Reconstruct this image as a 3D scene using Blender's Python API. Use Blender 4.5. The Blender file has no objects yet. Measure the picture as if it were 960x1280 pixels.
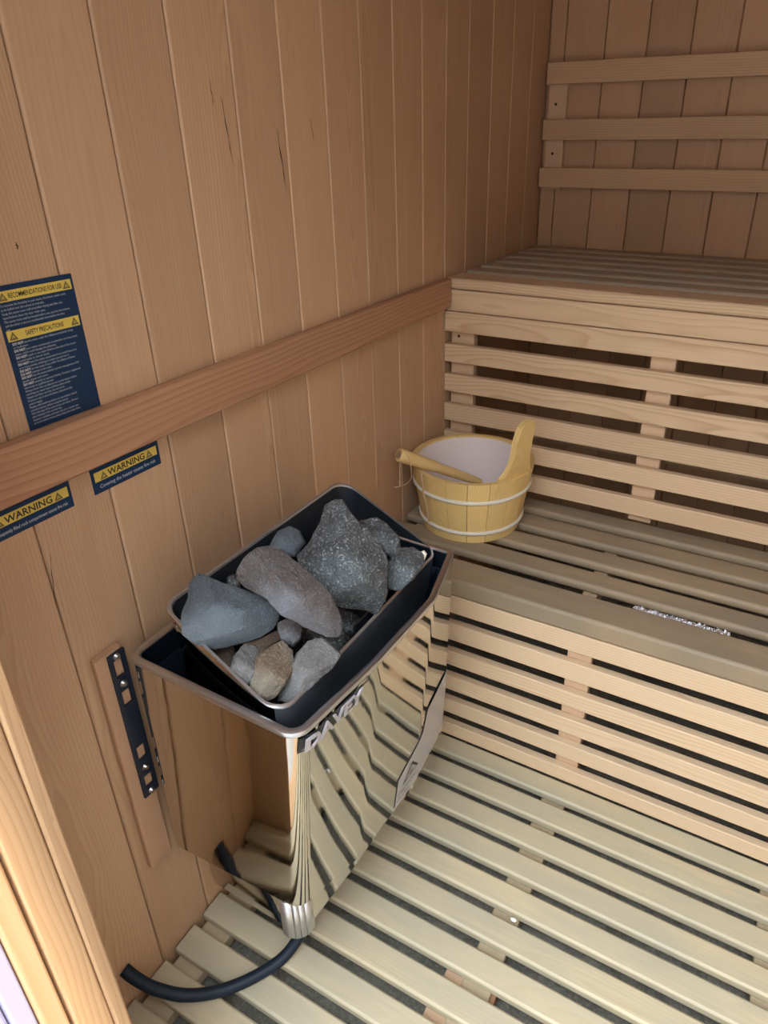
import bpy, bmesh, math, random
from mathutils import Vector, Matrix, noise
PI = math.pi
random.seed(7)
S = bpy.context.scene
C = S.collection

# ------------------------------------------------------------------ camera
M = ((0.882, 0.472, -0.007), (-0.203, 0.392, 0.897), (-0.426, 0.789, -0.442))   # right, up, forward (world)
cr, cu, cf = [Vector(r).normalized() for r in M]
cu = (cu - cr*cu.dot(cr)).normalized(); cf = cu.cross(cr)
CAM = Vector((0.7272, -1.0705, 1.2761))
cd = bpy.data.cameras.new('camera'); cam = bpy.data.objects.new('camera', cd); C.objects.link(cam)
cam.matrix_world = Matrix(((cr.x, cu.x, -cf.x, CAM.x), (cr.y, cu.y, -cf.y, CAM.y), (cr.z, cu.z, -cf.z, CAM.z), (0, 0, 0, 1)))
cd.sensor_fit = 'VERTICAL'; cd.sensor_height = 36; cd.lens = 851.86*36/1280
cd.shift_x = -46.2/1280; cd.shift_y = -47.4/1280
cd.clip_start = 0.01
S.camera = cam
PPX, PPY, FPX = 526.2, 592.6, 851.86

def ray(px, py, axis, val):
    d = cr*((px-PPX)/FPX) - cu*((py-PPY)/FPX) + cf
    return CAM + d*((val-CAM[axis])/d[axis])

# ------------------------------------------------------------------ world, sun, exposure
w = bpy.data.worlds.new('daylight'); S.world = w; w.use_nodes = True
wn = w.node_tree.nodes; wn['Background'].inputs[0].default_value = (0.84, 0.92, 1.0, 1)
wn['Background'].inputs[1].default_value = 10.0
sl = bpy.data.lights.new('sun', 'SUN'); so = bpy.data.objects.new('sun', sl); C.objects.link(so)
sl.energy = 7.0; sl.angle = math.radians(2.0); sl.color = (1.0, 0.93, 0.82)
so.rotation_euler = Vector((-0.97, 0.095, -2.0)).to_track_quat('-Z', 'Y').to_euler()
pl = bpy.data.lights.new('door_portal', 'AREA'); po = bpy.data.objects.new('door_portal', pl); C.objects.link(po)
pl.shape = 'RECTANGLE'; pl.size = 0.97; pl.size_y = 1.86; pl.cycles.is_portal = True
po.location = (0.705, -0.90, 0.93); po.rotation_euler = (PI/2, 0, 0)
S.view_settings.view_transform = 'Standard'; S.view_settings.look = 'None'
S.view_settings.exposure = 0.38; S.view_settings.gamma = 1; S.view_settings.use_curve_mapping = False
S.cycles.max_bounces = 8; S.cycles.diffuse_bounces = 5; S.cycles.glossy_bounces = 4

# ------------------------------------------------------------------ materials
def mat(name):
    m = bpy.data.materials.new(name); m.use_nodes = True
    return m, m.node_tree, m.node_tree.nodes['Principled BSDF']

class NT:
    def __init__(s, t): s.t = t
    def n(s, typ, **k):
        x = s.t.nodes.new(typ)
        for a, b in k.items(): setattr(x, a, b)
        return x
    def put(s, node, i, v):
        if v is None: return
        if hasattr(v, 'is_linked') or isinstance(v, bpy.types.NodeSocket): s.t.links.new(v, node.inputs[i])
        else: node.inputs[i].default_value = v
    def m(s, op, a, b=None, c=None, clamp=False):
        x = s.n('ShaderNodeMath', operation=op, use_clamp=clamp)
        s.put(x, 0, a); s.put(x, 1, b); s.put(x, 2, c)
        return x.outputs[0]
    def noise(s, vec, scale, detail=2, rough=.5):
        x = s.n('ShaderNodeTexNoise'); s.put(x, 'Vector', vec)
        x.inputs['Scale'].default_value = scale; x.inputs['Detail'].default_value = detail; x.inputs['Roughness'].default_value = rough
        return x.outputs['Fac']
    def xyz(s, a, b, c):
        x = s.n('ShaderNodeCombineXYZ'); s.put(x, 0, a); s.put(x, 1, b); s.put(x, 2, c); return x.outputs[0]
    def mix(s, f, a, b):
        x = s.n('ShaderNodeMix', data_type='RGBA'); s.put(x, 0, f); s.put(x, 6, a); s.put(x, 7, b); return x.outputs[2]
    def map(s, v, a, b, c=0, d=1):
        x = s.n('ShaderNodeMapRange'); s.put(x, 0, v); s.put(x, 1, a); s.put(x, 2, b); s.put(x, 3, c); s.put(x, 4, d); return x.outputs[0]

def wood(name, axis, wide, light, dark, alt, ring=.45, vary=.25, rough=.55, spacing=.0045, grey=None, greyamt=0.0, spec=.35, wob=.03, bump=.25):
    """board wood: growth rings cut at a random place of the log for every board"""
    m, t, P = mat(name); k = NT(t)
    tc = k.n('ShaderNodeTexCoord'); oi = k.n('ShaderNodeObjectInfo')
    sp = k.n('ShaderNodeSeparateXYZ'); t.links.new(tc.outputs['Object'], sp.inputs[0])
    R = oi.outputs['Random']
    r2 = k.m('FRACT', k.m('MULTIPLY', R, 17.31)); r3 = k.m('FRACT', k.m('MULTIPLY', R, 91.7)); r4 = k.m('FRACT', k.m('MULTIPLY', R, 331.9))
    a = k.m('ADD', sp.outputs[axis], k.m('MULTIPLY', R, 23.0)); b = sp.outputs[wide]
    ic = 3-axis-wide; c = sp.outputs[ic]
    # slow wander of the pith along the board
    n1 = k.noise(k.xyz(k.m('MULTIPLY', a, 1.0), k.m('MULTIPLY', b, 5.0), r3), 1.6, 2)
    n2 = k.noise(k.xyz(k.m('MULTIPLY', a, 1.0), r2, 0.0), 3.2, 1)
    b0 = k.m('MULTIPLY', k.m('SUBTRACT', r2, .5), .16)
    c0 = k.m('ADD', k.m('MULTIPLY', r3, .05), .008)
    cc = k.m('ADD', k.m('ADD', c, c0), k.m('MULTIPLY', k.m('SUBTRACT', n1, .5), wob*2.2))
    bb = k.m('ADD', k.m('SUBTRACT', b, b0), k.m('MULTIPLY', k.m('SUBTRACT', n2, .5), wob))
    r = k.m('SQRT', k.m('ADD', k.m('MULTIPLY', bb, bb), k.m('MULTIPLY', cc, cc)))
    fr = k.m('FRACT', k.m('MULTIPLY', r, 1.0/spacing))
    late = k.m('POWER', fr, 2.4)                                   # sharp latewood line
    late = k.m('MULTIPLY', late, k.map(fr, .9, 1.0, 1, 0))
    fine = k.noise(k.xyz(k.m('MULTIPLY', a, 6.0), k.m('MULTIPLY', b, 380.0), k.m('MULTIPLY', c, 380.0)), 1.0, 3, .6)
    blot = k.noise(k.xyz(k.m('MULTIPLY', a, 2.2), k.m('MULTIPLY', b, 22.0), r4), 1.0, 3, .55)
    amp = k.m('MULTIPLY', k.map(r4, 0, 1, .45, 1.15), ring)
    col = k.mix(k.m('MULTIPLY', late, amp, clamp=True), light, dark)
    col = k.mix(k.m('MULTIPLY', k.map(fine, .35, .7), .22), col, dark)
    col = k.mix(k.m('MULTIPLY', k.map(blot, .35, .7), .55), col, alt)
    # board to board
    col = k.mix(k.m('MULTIPLY', r3, vary), col, alt)
    hs = k.n('ShaderNodeHueSaturation'); k.put(hs, 'Color', col); k.put(hs, 'Value', k.map(r2, 0, 1, 1-vary*.45, 1+vary*.35)); hs.inputs['Saturation'].default_value = 1
    col = hs.outputs[0]
    if grey:
        g = k.noise(k.xyz(k.m('MULTIPLY', a, 1.6), k.m('MULTIPLY', b, 9.0), k.m('MULTIPLY', R, 7.0)), 2.0, 5, .62)
        col = k.mix(k.m('MULTIPLY', k.map(g, .36, .62), greyamt, clamp=True), col, grey)
    # small dark specks and scratches
    vn = k.noise(k.xyz(k.m('MULTIPLY', a, 14.0), k.m('MULTIPLY', b, 120.0), r3), 1.0, 2, .5)
    col = k.mix(k.m('MULTIPLY', k.map(vn, .74, .80), .45), col, (dark[0]*.45, dark[1]*.4, dark[2]*.4, 1))
    t.links.new(col, P.inputs['Base Color'])
    P.inputs['Roughness'].default_value = rough; P.inputs['Specular IOR Level'].default_value = spec
    bp = k.n('ShaderNodeBump'); bp.inputs['Strength'].default_value = bump; bp.inputs['Distance'].default_value = .0006
    k.put(bp, 'Height', k.m('ADD', k.m('MULTIPLY', late, .6), fine)); t.links.new(bp.outputs[0], P.inputs['Normal'])
    return m

def c4(r, g, b): return (r, g, b, 1)
LW, DW, AW = c4(.59, .39, .235), c4(.33, .175, .09), c4(.49, .30, .175)
W_wall = wood('hemlock_panelling', 2, 1, LW, DW, AW, ring=.5, vary=.28, rough=.45)
W_back = wood('hemlock_panelling_back', 2, 0, c4(.54, .345, .20), DW, c4(.45, .265, .15), ring=.4, vary=.3, rough=.55)
W_belt = wood('hemlock_rail', 1, 2, c4(.47, .265, .15), c4(.24, .105, .05), c4(.41, .22, .12), ring=.8, vary=.1, spacing=.0075, wob=.02)
W_rise = wood('hemlock_bench_face', 0, 2, c4(.74, .575, .385), c4(.46, .29, .15), c4(.68, .50, .32), ring=.75, vary=.2, rough=.6, spacing=.0062)
W_riseu = wood('hemlock_upper_bench_face', 0, 2, c4(.70, .52, .335), c4(.38, .22, .11), c4(.62, .43, .265), ring=.95, vary=.25, rough=.6, spacing=.0065)
W_rail = wood('hemlock_backrest', 0, 2, c4(.60, .41, .245), c4(.32, .17, .08), c4(.53, .34, .19), ring=.9, vary=.2, rough=.6, spacing=.006)
GR = c4(.225, .185, .13)
W_bench = wood('worn_bench_top', 0, 1, c4(.38, .28, .175), c4(.21, .14, .08), c4(.31, .23, .145), ring=.35, vary=.2, rough=.5, grey=GR, greyamt=.75)
W_benchu = wood('worn_upper_bench_top', 0, 1, c4(.45, .36, .25), c4(.25, .18, .11), c4(.40, .31, .22), ring=.3, vary=.2, rough=.5, grey=c4(.29, .26, .20), greyamt=.7)
W_floor = wood('floor_slat_wood', 0, 1, c4(.60, .515, .345), c4(.38, .29, .165), c4(.53, .455, .31), ring=.4, vary=.22, rough=.5, grey=c4(.42, .39, .285), greyamt=.85, spacing=.0055)
W_stile = wood('stile_wood', 2, 0, c4(.66, .46, .30), c4(.42, .24, .13), c4(.60, .40, .25), ring=.3, vary=.15)
W_bear = wood('bearer_wood', 1, 0, c4(.48, .39, .26), c4(.30, .22, .13), c4(.42, .34, .22), ring=.3, vary=.15)
W_jamb = wood('jamb_wood', 2, 1, c4(.54, .35, .19), c4(.36, .18, .08), c4(.48, .30, .16), ring=.8, vary=.12, spacing=.006)
W_batten = wood('batten_wood', 2, 1, c4(.47, .29, .175), DW, c4(.43, .26, .155), ring=.2, vary=.1)
W_frame = wood('beam_wood', 0, 2, c4(.50, .38, .24), DW, c4(.42, .30, .19), ring=.3, vary=.1)

def plain(name, col, rough=.5, metal=0, spec=.5, bump=None, coat=0):
    m, t, P = mat(name); P.inputs['Base Color'].default_value = col
    P.inputs['Roughness'].default_value = rough; P.inputs['Metallic'].default_value = metal; P.inputs['Specular IOR Level'].default_value = spec
    if bump:
        k = NT(t); tc = k.n('ShaderNodeTexCoord')
        f = k.noise(tc.outputs['Object'], bump[0], 4, .6)
        b = k.n('ShaderNodeBump'); b.inputs['Strength'].default_value = bump[1]; b.inputs['Distance'].default_value = bump[2]
        k.put(b, 'Height', f); t.links.new(b.outputs[0], P.inputs['Normal'])
        k.put(P, 'Roughness', k.map(f, .3, .7, rough*.8, min(1, rough*1.25)))
    return m

def chrome():
    m, t, P = mat('polished_steel'); k = NT(t); tc = k.n('ShaderNodeTexCoord')
    P.inputs['Metallic'].default_value = 1
    g = k.noise(tc.outputs['Object'], 6.0, 1)                       # the sheet is slightly wavy
    mp = k.n('ShaderNodeMapping'); mp.inputs['Scale'].default_value = (260, 260, 18); t.links.new(tc.outputs['Object'], mp.inputs[0])
    s_ = k.noise(mp.outputs[0], 1.0, 3, .6)
    v = k.n('ShaderNodeTexVoronoi'); v.inputs['Scale'].default_value = 130; mp2 = k.n('ShaderNodeMapping'); mp2.inputs['Scale'].default_value = (1, 1, .35)
    t.links.new(tc.outputs['Object'], mp2.inputs[0]); t.links.new(mp2.outputs[0], v.inputs['Vector'])
    n3 = k.noise(tc.outputs['Object'], 40.0, 3)
    spots = k.m('MULTIPLY', k.map(v.outputs['Distance'], .0, .16, 1, 0), k.map(n3, .52, .62), clamp=True)
    col = k.mix(spots, c4(.58, .555, .50), c4(.28, .24, .18)); t.links.new(col, P.inputs['Base Color'])
    k.put(P, 'Roughness', k.m('ADD', k.map(s_, .4, .75, .02, .09), k.m('MULTIPLY', spots, .3)))
    b = k.n('ShaderNodeBump'); b.inputs['Strength'].default_value = .12; b.inputs['Distance'].default_value = .008
    k.put(b, 'Height', g); b2 = k.n('ShaderNodeBump'); b2.inputs['Strength'].default_value = .05; b2.inputs['Distance'].default_value = .0006
    k.put(b2, 'Height', s_); t.links.new(b.outputs[0], b2.inputs['Normal']); t.links.new(b2.outputs[0], P.inputs['Normal'])
    return m
CHROME = chrome()
STEEL = plain('brushed_steel_rim', c4(.62, .64, .68), .33, 1)
DARK = plain('heat_darkened_steel', c4(.018, .028, .045), .38, .75, bump=(30, .15, .001))
DARK2 = plain('dark_reflection_bin_steel', c4(.05, .06, .075), .42, .8, bump=(40, .25, .001))  # bin steel with its dark reflections put into the base colour
BLACKPL = plain('black_plate', c4(.014, .022, .04), .45, .3, bump=(50, .2, .0005))
SCREW = plain('zinc_screw', c4(.55, .55, .55), .35, 1)
RUST = plain('screw_dark', c4(.07, .04, .025), .6, .4)
RUBBER = plain('black_rubber_hose', c4(.010, .018, .030), .5, 0, .25)
NAVY = plain('navy_vinyl', c4(.007, .030, .078), .45, 0, .3)
YEL = plain('yellow_print', c4(.66, .50, .10), .4)
INK = plain('black_print', c4(.02, .018, .02), .5)
INKG = plain('olive_print', c4(.13, .11, .04), .5)
PALE = plain('pale_print', c4(.42, .47, .52), .5)
WHT = plain('white_print', c4(.7, .7, .7), .5)
BADGE = plain('badge_silver', c4(.55, .53, .56), .4, .5)
BADGEK = plain('badge_black', c4(.01, .01, .012), .35)
FILM = plain('silver_film_label', c4(.52, .53, .56), .3, .3)
CONC = None
def concrete():
    m, t, P = mat('rough_concrete'); k = NT(t); tc = k.n('ShaderNodeTexCoord')
    a = k.noise(tc.outputs['Object'], 14, 6, .7); b = k.noise(tc.outputs['Object'], 160, 4, .7)
    col = k.mix(k.map(a, .35, .65), c4(.27, .26, .22), c4(.16, .155, .13)); col = k.mix(k.m('MULTIPLY', k.map(b, .45, .7), .6), col, c4(.42, .40, .34))
    t.links.new(col, P.inputs['Base Color']); P.inputs['Roughness'].default_value = .95
    bp = k.n('ShaderNodeBump'); bp.inputs['Distance'].default_value = .004; k.put(bp, 'Height', b); t.links.new(bp.outputs[0], P.inputs['Normal'])
    return m
CONC = concrete()
def stone_mat(name, base, hi, lo, speck=(.5, .5, .5, 1), speckamt=.5, scale=1, rough=.7, metal=0.0):
    m, t, P = mat(name); k = NT(t); tc = k.n('ShaderNodeTexCoord'); v = tc.outputs['Object']
    a = k.noise(v, 26*scale, 7, .72); b = k.noise(v, 330*scale, 4, .75); c = k.noise(v, 70*scale, 5, .75); d = k.noise(v, 9, 3)
    col = k.mix(k.map(a, .35, .65), lo, base); col = k.mix(k.m('MULTIPLY', k.map(d, .45, .65), .8), col, hi)
    mu = k.n('ShaderNodeTexMusgrave') if False else None
    sp = k.m('MULTIPLY', k.map(b, .52, .64), k.map(c, .42, .6, .2, 1)); col = k.mix(k.m('MULTIPLY', sp, speckamt, clamp=True), col, speck)
    t.links.new(col, P.inputs['Base Color']); P.inputs['Metallic'].default_value = metal
    k.put(P, 'Roughness', k.map(b, .4, .65, rough, rough*.55))
    bp = k.n('ShaderNodeBump'); bp.inputs['Strength'].default_value = 1; bp.inputs['Distance'].default_value = .006
    k.put(bp, 'Height', k.m('ADD', k.m('MULTIPLY', b, .6), k.m('MULTIPLY', c, 1.6))); t.links.new(bp.outputs[0], P.inputs['Normal'])
    return m
ST_blue = stone_mat('blue_grey_stone', c4(.155, .19, .215), c4(.22, .26, .30), c4(.10, .12, .145), c4(.34, .40, .44), .5)
ST_grey = stone_mat('warm_grey_stone', c4(.16, .14, .135), c4(.25, .27, .31), c4(.09, .075, .07), c4(.45, .45, .45), .5)
ST_dark = stone_mat('dark_speckled_stone', c4(.10, .11, .115), c4(.15, .18, .19), c4(.04, .042, .045), c4(.62, .68, .70), .9, .9, .5)
ST_pale = stone_mat('pale_grey_stone', c4(.21, .21, .21), c4(.30, .30, .30), c4(.14, .13, .12), c4(.55, .55, .53), .55)
ST_gold = stone_mat('ochre_tinged_stone', c4(.24, .20, .145), c4(.34, .31, .25), c4(.15, .085, .05), c4(.62, .54, .34), .6)
ST_rust = stone_mat('rusty_brown_stone', c4(.13, .085, .06), c4(.17, .12, .09), c4(.07, .045, .035), c4(.3, .25, .2), .3)
ST_wht = plain('white_stone', c4(.75, .72, .64), .7)
PINE1 = wood('pine_stave', 2, 1, c4(.76, .56, .24), c4(.58, .35, .11), c4(.71, .49, .18), ring=.65, vary=.15, rough=.35, spacing=.0042, wob=.008, bump=.1)
PINEH = wood('pine_ladle_handle', 0, 1, c4(.74, .54, .24), c4(.50, .31, .12), c4(.68, .46, .18), ring=.4, vary=.15, rough=.35, wob=.006, bump=.1)
LINER = plain('white_plastic_liner', c4(.76, .68, .66), .45)
HOOP = plain('pale_plastic_hoop', c4(.66, .62, .52), .35)
CORD = plain('natural_cord', c4(.52, .36, .22), .8)
LIP = plain('bright_bin_lip', c4(.62, .63, .64), .36, .9)
SCUFF = plain('scuffed_steel', c4(.17, .19, .22), .42, .75, bump=(90, .3, .0008))
FOIL = plain('crumpled_foil', c4(.75, .75, .78), .25, .9, bump=(160, 1, .004))
PAPER = plain('white_paper', c4(.85, .85, .85), .8)
LILAC = plain('pale_painted_panel', c4(.38, .36, .50), .5)
OUT = plain('outdoor_paving', c4(.30, .28, .26), .9)
BRICKR = wood('reddish_offcut', 0, 1, c4(.42, .22, .12), DW, c4(.36, .18, .10), ring=.3)

CRACK = plain('dark_wood_split', c4(.05, .022, .012), .8)
# ------------------------------------------------------------------ helpers
def put(name, me, m, parent=None, loc=(0, 0, 0), rot=(0, 0, 0), kind=None):
    o = bpy.data.objects.new(name, me); C.objects.link(o)
    if m is not None and len(me.materials) == 0: me.materials.append(m)
    o.location = loc; o.rotation_euler = rot
    if parent is not None: o.parent = parent
    if kind: o['kind'] = kind
    return o
def empty(name, loc=(0, 0, 0), label=None, cat=None, group=None, kind=None):
    o = bpy.data.objects.new(name, None); C.objects.link(o); o.location = loc; o.empty_display_size = .05
    if label: o['label'] = label
    if cat: o['category'] = cat
    if group: o['group'] = group
    if kind: o['kind'] = kind
    return o
def tag(o, label, cat, group=None):
    o['label'] = label; o['category'] = cat
    if group: o['group'] = group
    return o

_cache = {}
def board_mesh(axis, L, W, T, r, m):
    """board of length L along axis; W along the wide axis, T thick; long edges rounded. axis 'x': wide y thick z; 'xz': wide z thick y; 'y': wide z, thick x ; 'yx': wide x thick z; 'z': wide y thick x; 'zx': wide x thick y"""
    key = (axis, round(L, 4), round(W, 4), round(T, 4), r, m.name)
    if key in _cache: return _cache[key]
    prof = []
    for cx, cy, a0 in ((W/2-r, T/2-r, 0), (-W/2+r, T/2-r, 90), (-W/2+r, -T/2+r, 180), (W/2-r, -T/2+r, 270)):
        for j in range(3):
            a = math.radians(a0+45*j); prof.append((cx+r*math.cos(a), cy+r*math.sin(a)))
    f = {'x': lambda l, u, v: (l, u, v), 'xz': lambda l, u, v: (l, v, u), 'y': lambda l, u, v: (v, l, u),
         'yx': lambda l, u, v: (u, l, v), 'z': lambda l, u, v: (v, u, l), 'zx': lambda l, u, v: (u, v, l)}[axis]
    vs = [f(-L/2, u, v) for u, v in prof]+[f(L/2, u, v) for u, v in prof]
    n = 12; fs = [tuple(range(n)), tuple(range(2*n-1, n-1, -1))]+[(i, i+n, (i+1) % n+n, (i+1) % n) for i in range(n)]
    me = bpy.data.meshes.new('board'); me.from_pydata(vs, [], fs)
    bm = bmesh.new(); bm.from_mesh(me); bmesh.ops.recalc_face_normals(bm, faces=bm.faces)
    for e in bm.edges:
        if len(e.link_faces) == 2 and e.calc_face_angle() > math.radians(60): e.smooth = False
    for fc in bm.faces: fc.smooth = True
    bm.faces.ensure_lookup_table()
    for fc in bm.faces:                                     # keep the broad faces flat
        if fc.calc_area() > min(W, T)*L*.45:
            for e in fc.edges: e.smooth = False
    bm.to_mesh(me); bm.free(); me.materials.append(m); _cache[key] = me
    return me
def board(name, axis, lo, hi, m, parent=None, r=.002, kind=None, jit=0):
    lo, hi = Vector(lo), Vector(hi); c = (lo+hi)/2; d = hi-lo
    i = {'x': (0, 1, 2), 'xz': (0, 2, 1), 'y': (1, 2, 0), 'yx': (1, 0, 2), 'z': (2, 1, 0), 'zx': (2, 0, 1)}[axis]
    W, T = d[i[1]], d[i[2]]
    me = board_mesh(axis, d[i[0]], W, T, min(r, W*.4, T*.4), m)
    o = put(name, me, m, parent, c, kind=kind)
    if jit: o.rotation_euler = [random.uniform(-jit, jit) for _ in range(3)]
    return o
def bm_obj(name, bm, m, parent=None, smooth=True, ang=35, loc=(0, 0, 0), rot=(0, 0, 0), kind=None):
    bmesh.ops.recalc_face_normals(bm, faces=bm.faces)
    for e in bm.edges:
        if len(e.link_faces) == 2 and e.calc_face_angle(0) > math.radians(ang): e.smooth = False
    for f in bm.faces: f.smooth = smooth
    me = bpy.data.meshes.new(name); bm.to_mesh(me); bm.free()
    for x in (m if isinstance(m, (list, tuple)) else [m]): me.materials.append(x)
    return put(name, me, None if me.materials else m, parent, loc, rot, kind)
def add_box(bm, lo, hi, mi=0, bev=0):
    vs = [bm.verts.new((x, y, z)) for x in (lo[0], hi[0]) for y in (lo[1], hi[1]) for z in (lo[2], hi[2])]
    fs = [bm.faces.new([vs[i] for i in q]) for q in ((0, 1, 3, 2), (4, 6, 7, 5), (0, 4, 5, 1), (2, 3, 7, 6), (0, 2, 6, 4), (1, 5, 7, 3))]
    for f in fs: f.material_index = mi
    if bev: bmesh.ops.bevel(bm, geom=list({e for f in fs for e in f.edges}), offset=bev, segments=2, affect='EDGES', profile=.5)
def box(name, lo, hi, m, parent=None, bev=0, kind=None):
    lo, hi = Vector(lo), Vector(hi); c = (lo+hi)/2; bm = bmesh.new(); add_box(bm, lo-c, hi-c, 0, bev)
    return bm_obj(name, bm, m, parent, loc=c, kind=kind)
def tube(bm, pts, r, seg=10, cap=True, mi=0):
    """round tube through pts; r a number or a list"""
    pts = [Vector(p) for p in pts]; n = len(pts); rings = []; up = None
    for i, p in enumerate(pts):
        t = (pts[min(i+1, n-1)]-pts[max(i-1, 0)]).normalized()
        if up is None: up = t.orthogonal().normalized()
        up = (up-t*up.dot(t)).normalized(); s = t.cross(up); rr = r[i] if isinstance(r, (list, tuple)) else r
        rings.append([bm.verts.new(p+(up*math.cos(2*PI*j/seg)+s*math.sin(2*PI*j/seg))*rr) for j in range(seg)])
    for a, b in zip(rings, rings[1:]):
        for j in range(seg): bm.faces.new((a[j], a[(j+1) % seg], b[(j+1) % seg], b[j])).material_index = mi
    if cap:
        bm.faces.new(rings[0][::-1]).material_index = mi; bm.faces.new(rings[-1]).material_index = mi
def spline(pts, n=8):
    P = [Vector(p) for p in pts]; P = [P[0]*2-P[1]]+P+[P[-1]*2-P[-2]]; out = []
    for i in range(1, len(P)-2):
        for j in range(n):
            t = j/n; a, b, c, d = P[i-1:i+3]
            out.append(.5*((2*b)+(c-a)*t+(2*a-5*b+4*c-d)*t*t+(-a+3*b-3*c+d)*t**3))
    out.append(P[-2]); return out
def text_mesh(name, lines, m, parent, frame, size, bold=0.0, spacing=1.0, sx=1.0, align='LEFT'):
    """flat lettering: frame = function (u, v) -> world point in the label plane; lines = [(text, u, v)]"""
    bm = bmesh.new(); dg = None
    for txt, u, v, sz in lines:
        cu_ = bpy.data.curves.new('txt', 'FONT'); cu_.body = txt; cu_.size = sz; cu_.offset = bold; cu_.align_x = align; cu_.resolution_u = 2; cu_.space_character = spacing
        o = bpy.data.objects.new('txt', cu_); C.objects.link(o); bpy.context.view_layer.update()
        me = o.evaluated_get(bpy.context.evaluated_depsgraph_get()).to_mesh(); b0 = len(bm.verts)
        bm.from_mesh(me); bm.verts.ensure_lookup_table()
        for q in bm.verts[b0:]: q.co = frame(u+q.co.x*sx, v+q.co.y)
        bpy.data.objects.remove(o); bpy.data.curves.remove(cu_)
    for f in bm.faces: f.smooth = False
    me = bpy.data.meshes.new(name); bm.to_mesh(me); bm.free(); me.materials.append(m)
    return put(name, me, m, parent)

# ------------------------------------------------------------------ room shell (left wall x=0, back wall y=1.04, width 1.41)
RW, RB, RF, RT = 1.41, 1.04, -.85, 1.92
root = empty('wall_left', kind='structure')
box('backing_panel', (-.03, RF-.1, -.12), (-.013, RB+.03, RT), W_wall, root)
ys = [-.85, -.784, -.677, -.570, -.464, -.357, -.250, -.146, -.037, .070, .182, .295, .402, .515, .645, .775, .91, RB]
for a, b in zip(ys, ys[1:]): board('plank', 'z', (-.013, a+.0008, -.10), (0, b-.0008, RT), W_wall, root, r=.0028)
for pa, pb, wd in (((276, 118), (292, 208), .0011), ((346, 160), (358, 238), .0016), ((262, 100), (268, 135), .0008), ((388, 148), (393, 178), .0008), ((20, 303), (23, 312), .0015), ((62, 690), (70, 760), .0007)):
    A_, B_ = ray(*pa, 0, .0005), ray(*pb, 0, .0005); bm = bmesh.new(); rows = []
    for i in range(9):
        t = i/8; c = A_.lerp(B_, t); hw = wd*math.sin(PI*(.06+.88*t))*(.7+.3*math.sin(i*2.3)); c.y += .0006*math.sin(i*1.7)
        rows.append([bm.verts.new((.0004, c.y-hw, c.z)), bm.verts.new((.0004, c.y+hw, c.z))])
    for a, b in zip(rows, rows[1:]): bm.faces.new((a[0], a[1], b[1], b[0]))
    bm_obj('crack', bm, CRACK, root, smooth=False)
root = empty('trim_1', kind='structure')
board('rail_board', 'y', (.0005, RF+.02, .9173), (.020, .398, .9824), W_belt, root, r=.002)
root = empty('wall_back', kind='structure')
box('backing_panel', (-.03, RB+.014, -.12), (RW+.03, RB+.03, RT), W_back, root)
xs = [0]+[.045+.11*i for i in range(13)]; xs = [x for x in xs if x < RW-.02]+[RW]
for a, b in zip(xs, xs[1:]): board('plank', 'zx', (a+.0008, RB, -.10), (b-.0008, RB+.013, RT), W_back, root, r=.0028)
root = empty('wall_right', kind='structure')
box('backing_panel', (RW+.014, RF-.1, -.12), (RW+.03, RB+.03, RT), W_wall, root)
y = RF
while y < RB-.02:
    board('plank', 'z', (RW, y+.0008, -.10), (RW+.013, min(y+.108, RB)-.0008, RT), W_wall, root, r=.0028); y += .108
root = empty('wall_front', kind='structure')
JX0, JX1, JH = .205, 1.205, 1.86
box('side_panel', (-.03, RF-.085, -.12), (JX0, RF, RT), W_wall, root)
box('side_panel', (JX1, RF-.085, -.12), (RW+.03, RF, RT), W_wall, root)
box('header_panel', (JX0, RF-.085, JH), (JX1, RF, RT), W_wall, root)
root = empty('ceiling', kind='structure')
box('backing_panel', (-.03, RF-.1, RT+.014), (RW+.03, RB+.03, RT+.05), W_back, root)
x = 0
while x < RW-.01:
    board('plank', 'yx', (x+.0008, RF, RT), (min(x+.108, RW)-.0008, RB, RT+.013), W_belt, root, r=.0028); x += .108

# door frame: jambs of grooved boards, outer architrave, header, threshold
root = empty('door_1', kind='structure')
for s in (0, 1):
    def q(a, b): return (a, b) if s == 0 else (RW-b, RW-a)
    X0, X1 = q(JX0, .220); board('jamb_board', 'z', (X0, -.903, .0), (X1, -.869, JH), W_jamb, root, r=.0025)
    X0, X1 = q(JX0, .2215); board('jamb_bead', 'z', (X0, -.8685, .0), (X1, -.852, JH), W_jamb, root, r=.003)
    X0, X1 = q(JX0, .217); board('door_stop', 'z', (X0, -.928, .0), (X1, -.9055, JH), W_jamb, root, r=.003)
    X0, X1 = q(JX0-.02, .214); board('outer_strip', 'z', (X0, -.947, .0), (X1, -.929, JH), LILAC, root, r=.002)
    X0, X1 = q(JX0-.10, .208); board('architrave', 'z', (X0, -1.00, -.1), (X1, -.948, JH+.08), LILAC, root, r=.003)
board('head_board', 'x', (.205, -.947, JH-.015), (1.205, -.852, JH), W_jamb, root, r=.003)
board('threshold', 'x', (.205, -.947, -.03), (1.205, -.852, -.004), W_jamb, root, r=.003)
box('sky_blocker', (-7, -4.3, -.12), (9, -4.1, 3.3), OUT, None, kind='structure')  # unseen wall added behind the camera to cut low sky and dim the back
box('sky_blocker', (1.62, -4.3, -.12), (1.70, -1.001, 2.9), OUT, None, kind='structure')  # unseen wall added at the right to block side light on the jamb
g = box('ground', (-4, -6, -.20), (6, -.952, -.12), OUT, None, kind='structure')

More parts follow.
